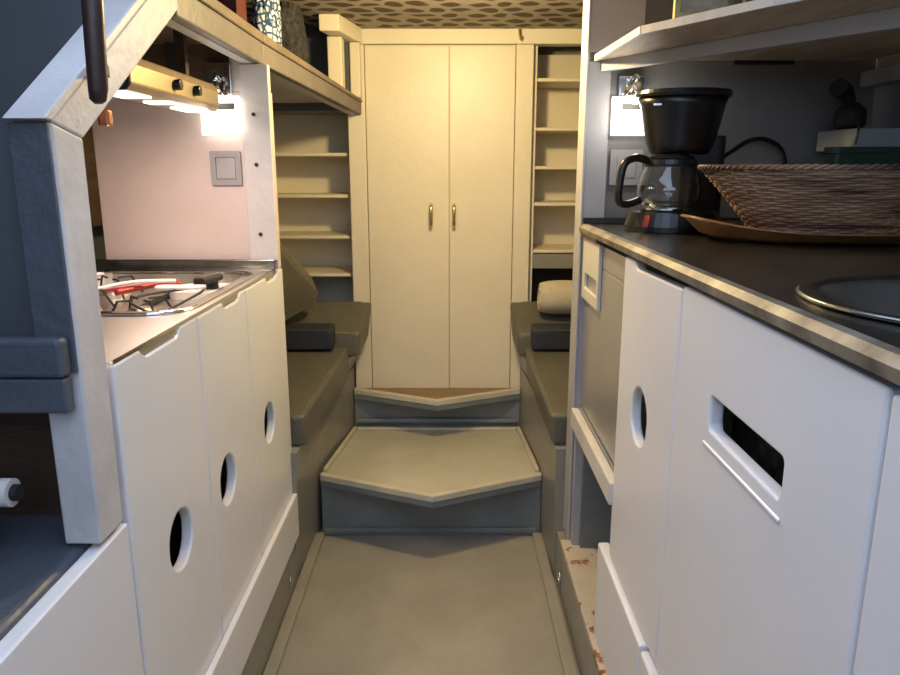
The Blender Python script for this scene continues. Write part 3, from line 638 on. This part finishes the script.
for ph in (0, math.pi):
    n = 384; tube([(tc[0]+(.248+.0026*math.cos(48*2*math.pi*k/n+ph))*math.cos(2*math.pi*k/n), tc[1]+(.248+.0026*math.cos(48*2*math.pi*k/n+ph))*.60*math.sin(2*math.pi*k/n), bz+.122+.0026*math.sin(48*2*math.pi*k/n+ph)) for k in range(n)], .0032, 6, True, bm)
link('braided_rim', bm, 'wicker', bs, smooth=True)

# items at the hull side
lg = thing('hull_ledge', 'grey ledge board on the right hull side behind the basket', 'shelf', (.97, 1.6, 1.2))
link('board', B(.87, 1.0, 1.60, 1.775, 1.190, 1.2355), 'hull', lg, bev=.003)
link('upper_batten', B(.955, .995, .9, 1.775, 1.335, 1.37), 'hull', lg, bev=.003)
sx_, sy_, sz_ = .893, 1.70, 1.236
sp_ = thing('spot_lamp', 'small black clamp spotlight on the ledge behind the basket', 'lamp', (sx_, sy_, sz_))
link('base', lathe([(.028, .0005), (.034, .015), (.032, .042), (.016, .058)], (sx_+.01, sy_, sz_), 28), 'blackmat', sp_, smooth=True)
link('head', tube([(sx_-.035, sy_-.02, sz_+.090), (sx_-.008, sy_, sz_+.082), (sx_+.010, sy_+.005, sz_+.060)], [.020, .019, .012], 20), 'blackmat', sp_)
co = tag(link('lamp_cable', tube(smoothbez([(.88, 1.65, 1.245), (.868, 1.597, 1.242), (.868, 1.5955, 1.225), (.866, 1.594, 1.21), (.865, 1.594, 1.20)]), .0025, 6), 'black', smooth=True), 'thin cable hanging down from the black spotlight', 'cable')
gb = thing('green_crate', 'dark green plastic box behind the wicker basket', 'box', (.875, 1.56, ZC))
link('body', plate(rrect(.800, .95, 1.546, 1.594, .010), [rrect(.805, .945, 1.551, 1.589, .006)], ZC+.004, ZC+.163, 'z'), 'green', gb, bev=.001)
link('bottom', plate(rrect(.800, .95, 1.546, 1.594, .010), [], ZC+.0005, ZC+.0038, 'z'), 'green', gb)
link('lid', plate(rrect(.796, .954, 1.543, 1.597, .012), [], ZC+.1635, ZC+.176, 'z'), 'green', gb, bev=.003)

# ------------------------------------------------------------------ right upper shelf
us = thing('upper_shelf', 'angled wooden shelf with pale edge over the right counter', 'shelf', (.6, 1.5, 1.4))
poly = [(.345, 1.784), (.362, 1.44), (.395, 1.385), (.505, 1.20), (.70, .93), (.975, .60), (.975, 1.784)]
link('board', prism(poly, 'z', 1.396, 1.408), 'shelf_wood', us)
bm = bmesh.new()
for (a, b_) in zip(poly[:5], poly[1:6]):
    d = (Vector(b_)-Vector(a)).normalized(); nn = Vector((d.y, -d.x))*-.010
    nn = Vector((-d.y, d.x)) if Vector((-d.y, d.x)).dot(Vector((-1, -1))) > 0 else Vector((d.y, -d.x)); nn *= .009
    hexa(bm, [(a[0], a[1], 1.3945), (b_[0], b_[1], 1.3945), (b_[0]+nn.x, b_[1]+nn.y, 1.3945), (a[0]+nn.x, a[1]+nn.y, 1.394)], [(a[0], a[1], 1.4085), (b_[0], b_[1], 1.4085), (b_[0]+nn.x, b_[1]+nn.y, 1.4085), (a[0]+nn.x, a[1]+nn.y, 1.4085)])
link('edge_strip', bm, 'pillar', us)['label'] = 'pale painted front edge'
link('fascia', hexa(bmesh.new(), [(.352, 1.7845, 1.372), (.372, 1.7845, 1.372), (.93, .86, 1.360), (.91, .85, 1.360)], [(.352, 1.7845, 1.3955), (.372, 1.7845, 1.3955), (.93, .86, 1.3955), (.91, .85, 1.3955)]), 'bulk', us, bev=.001)

pfm = thing('picture_frame', 'dark brass-edged frame leaning on the right upper shelf', 'frame', (.46, 1.5, 1.41))
for a, b_, c_, d_ in ((.405, .415, 1.4135, 1.60), (.50, .51, 1.4135, 1.60), (.415, .50, 1.4135, 1.424), (.415, .50, 1.59, 1.60)):
    link('frame_bar', B(a, b_, 1.40, 1.412, c_, d_), 'brass', pfm)
link('picture', B(.4155, .4995, 1.404, 1.410, 1.4245, 1.5895), 'shelf_wood', pfm)
cs = tag(link('black_case', B(.53, .62, 1.26, 1.42, 1.4135, 1.52), 'blackmat', bev=.008), 'black case on the right upper shelf beside the brass-edged frame', 'case')
wc = thing('white_jar', 'white ceramic jar on the right upper shelf', 'jar', (.62, 1.15, 1.411))
link('body', lathe([(.04, 0), (.046, .006), (.046, .10), (.04, .11)], (.615, 1.17, 1.4112), 28), 'whiteplastic', wc, smooth=False)
link('lid', lathe([(.042, .1102), (.043, .12), (.02, .126)], (.615, 1.17, 1.4112), 28), 'black', wc)

# ceiling lamp
cl = thing('ceiling_lamp', 'lit round dome lamp on the patterned ceiling', 'lamp', (.03, 1.80, Q))
link('rim', lathe([(.062, -.0005), (.064, -.010), (.055, -.012)], (.03, 1.80, Q), 36), 'brass', cl)
link('lens', lathe([(.054, -.0125), (.050, -.022), (.03, -.030), (.004, -.032)], (.03, 1.80, Q), 36), 'dome', cl, smooth=True)
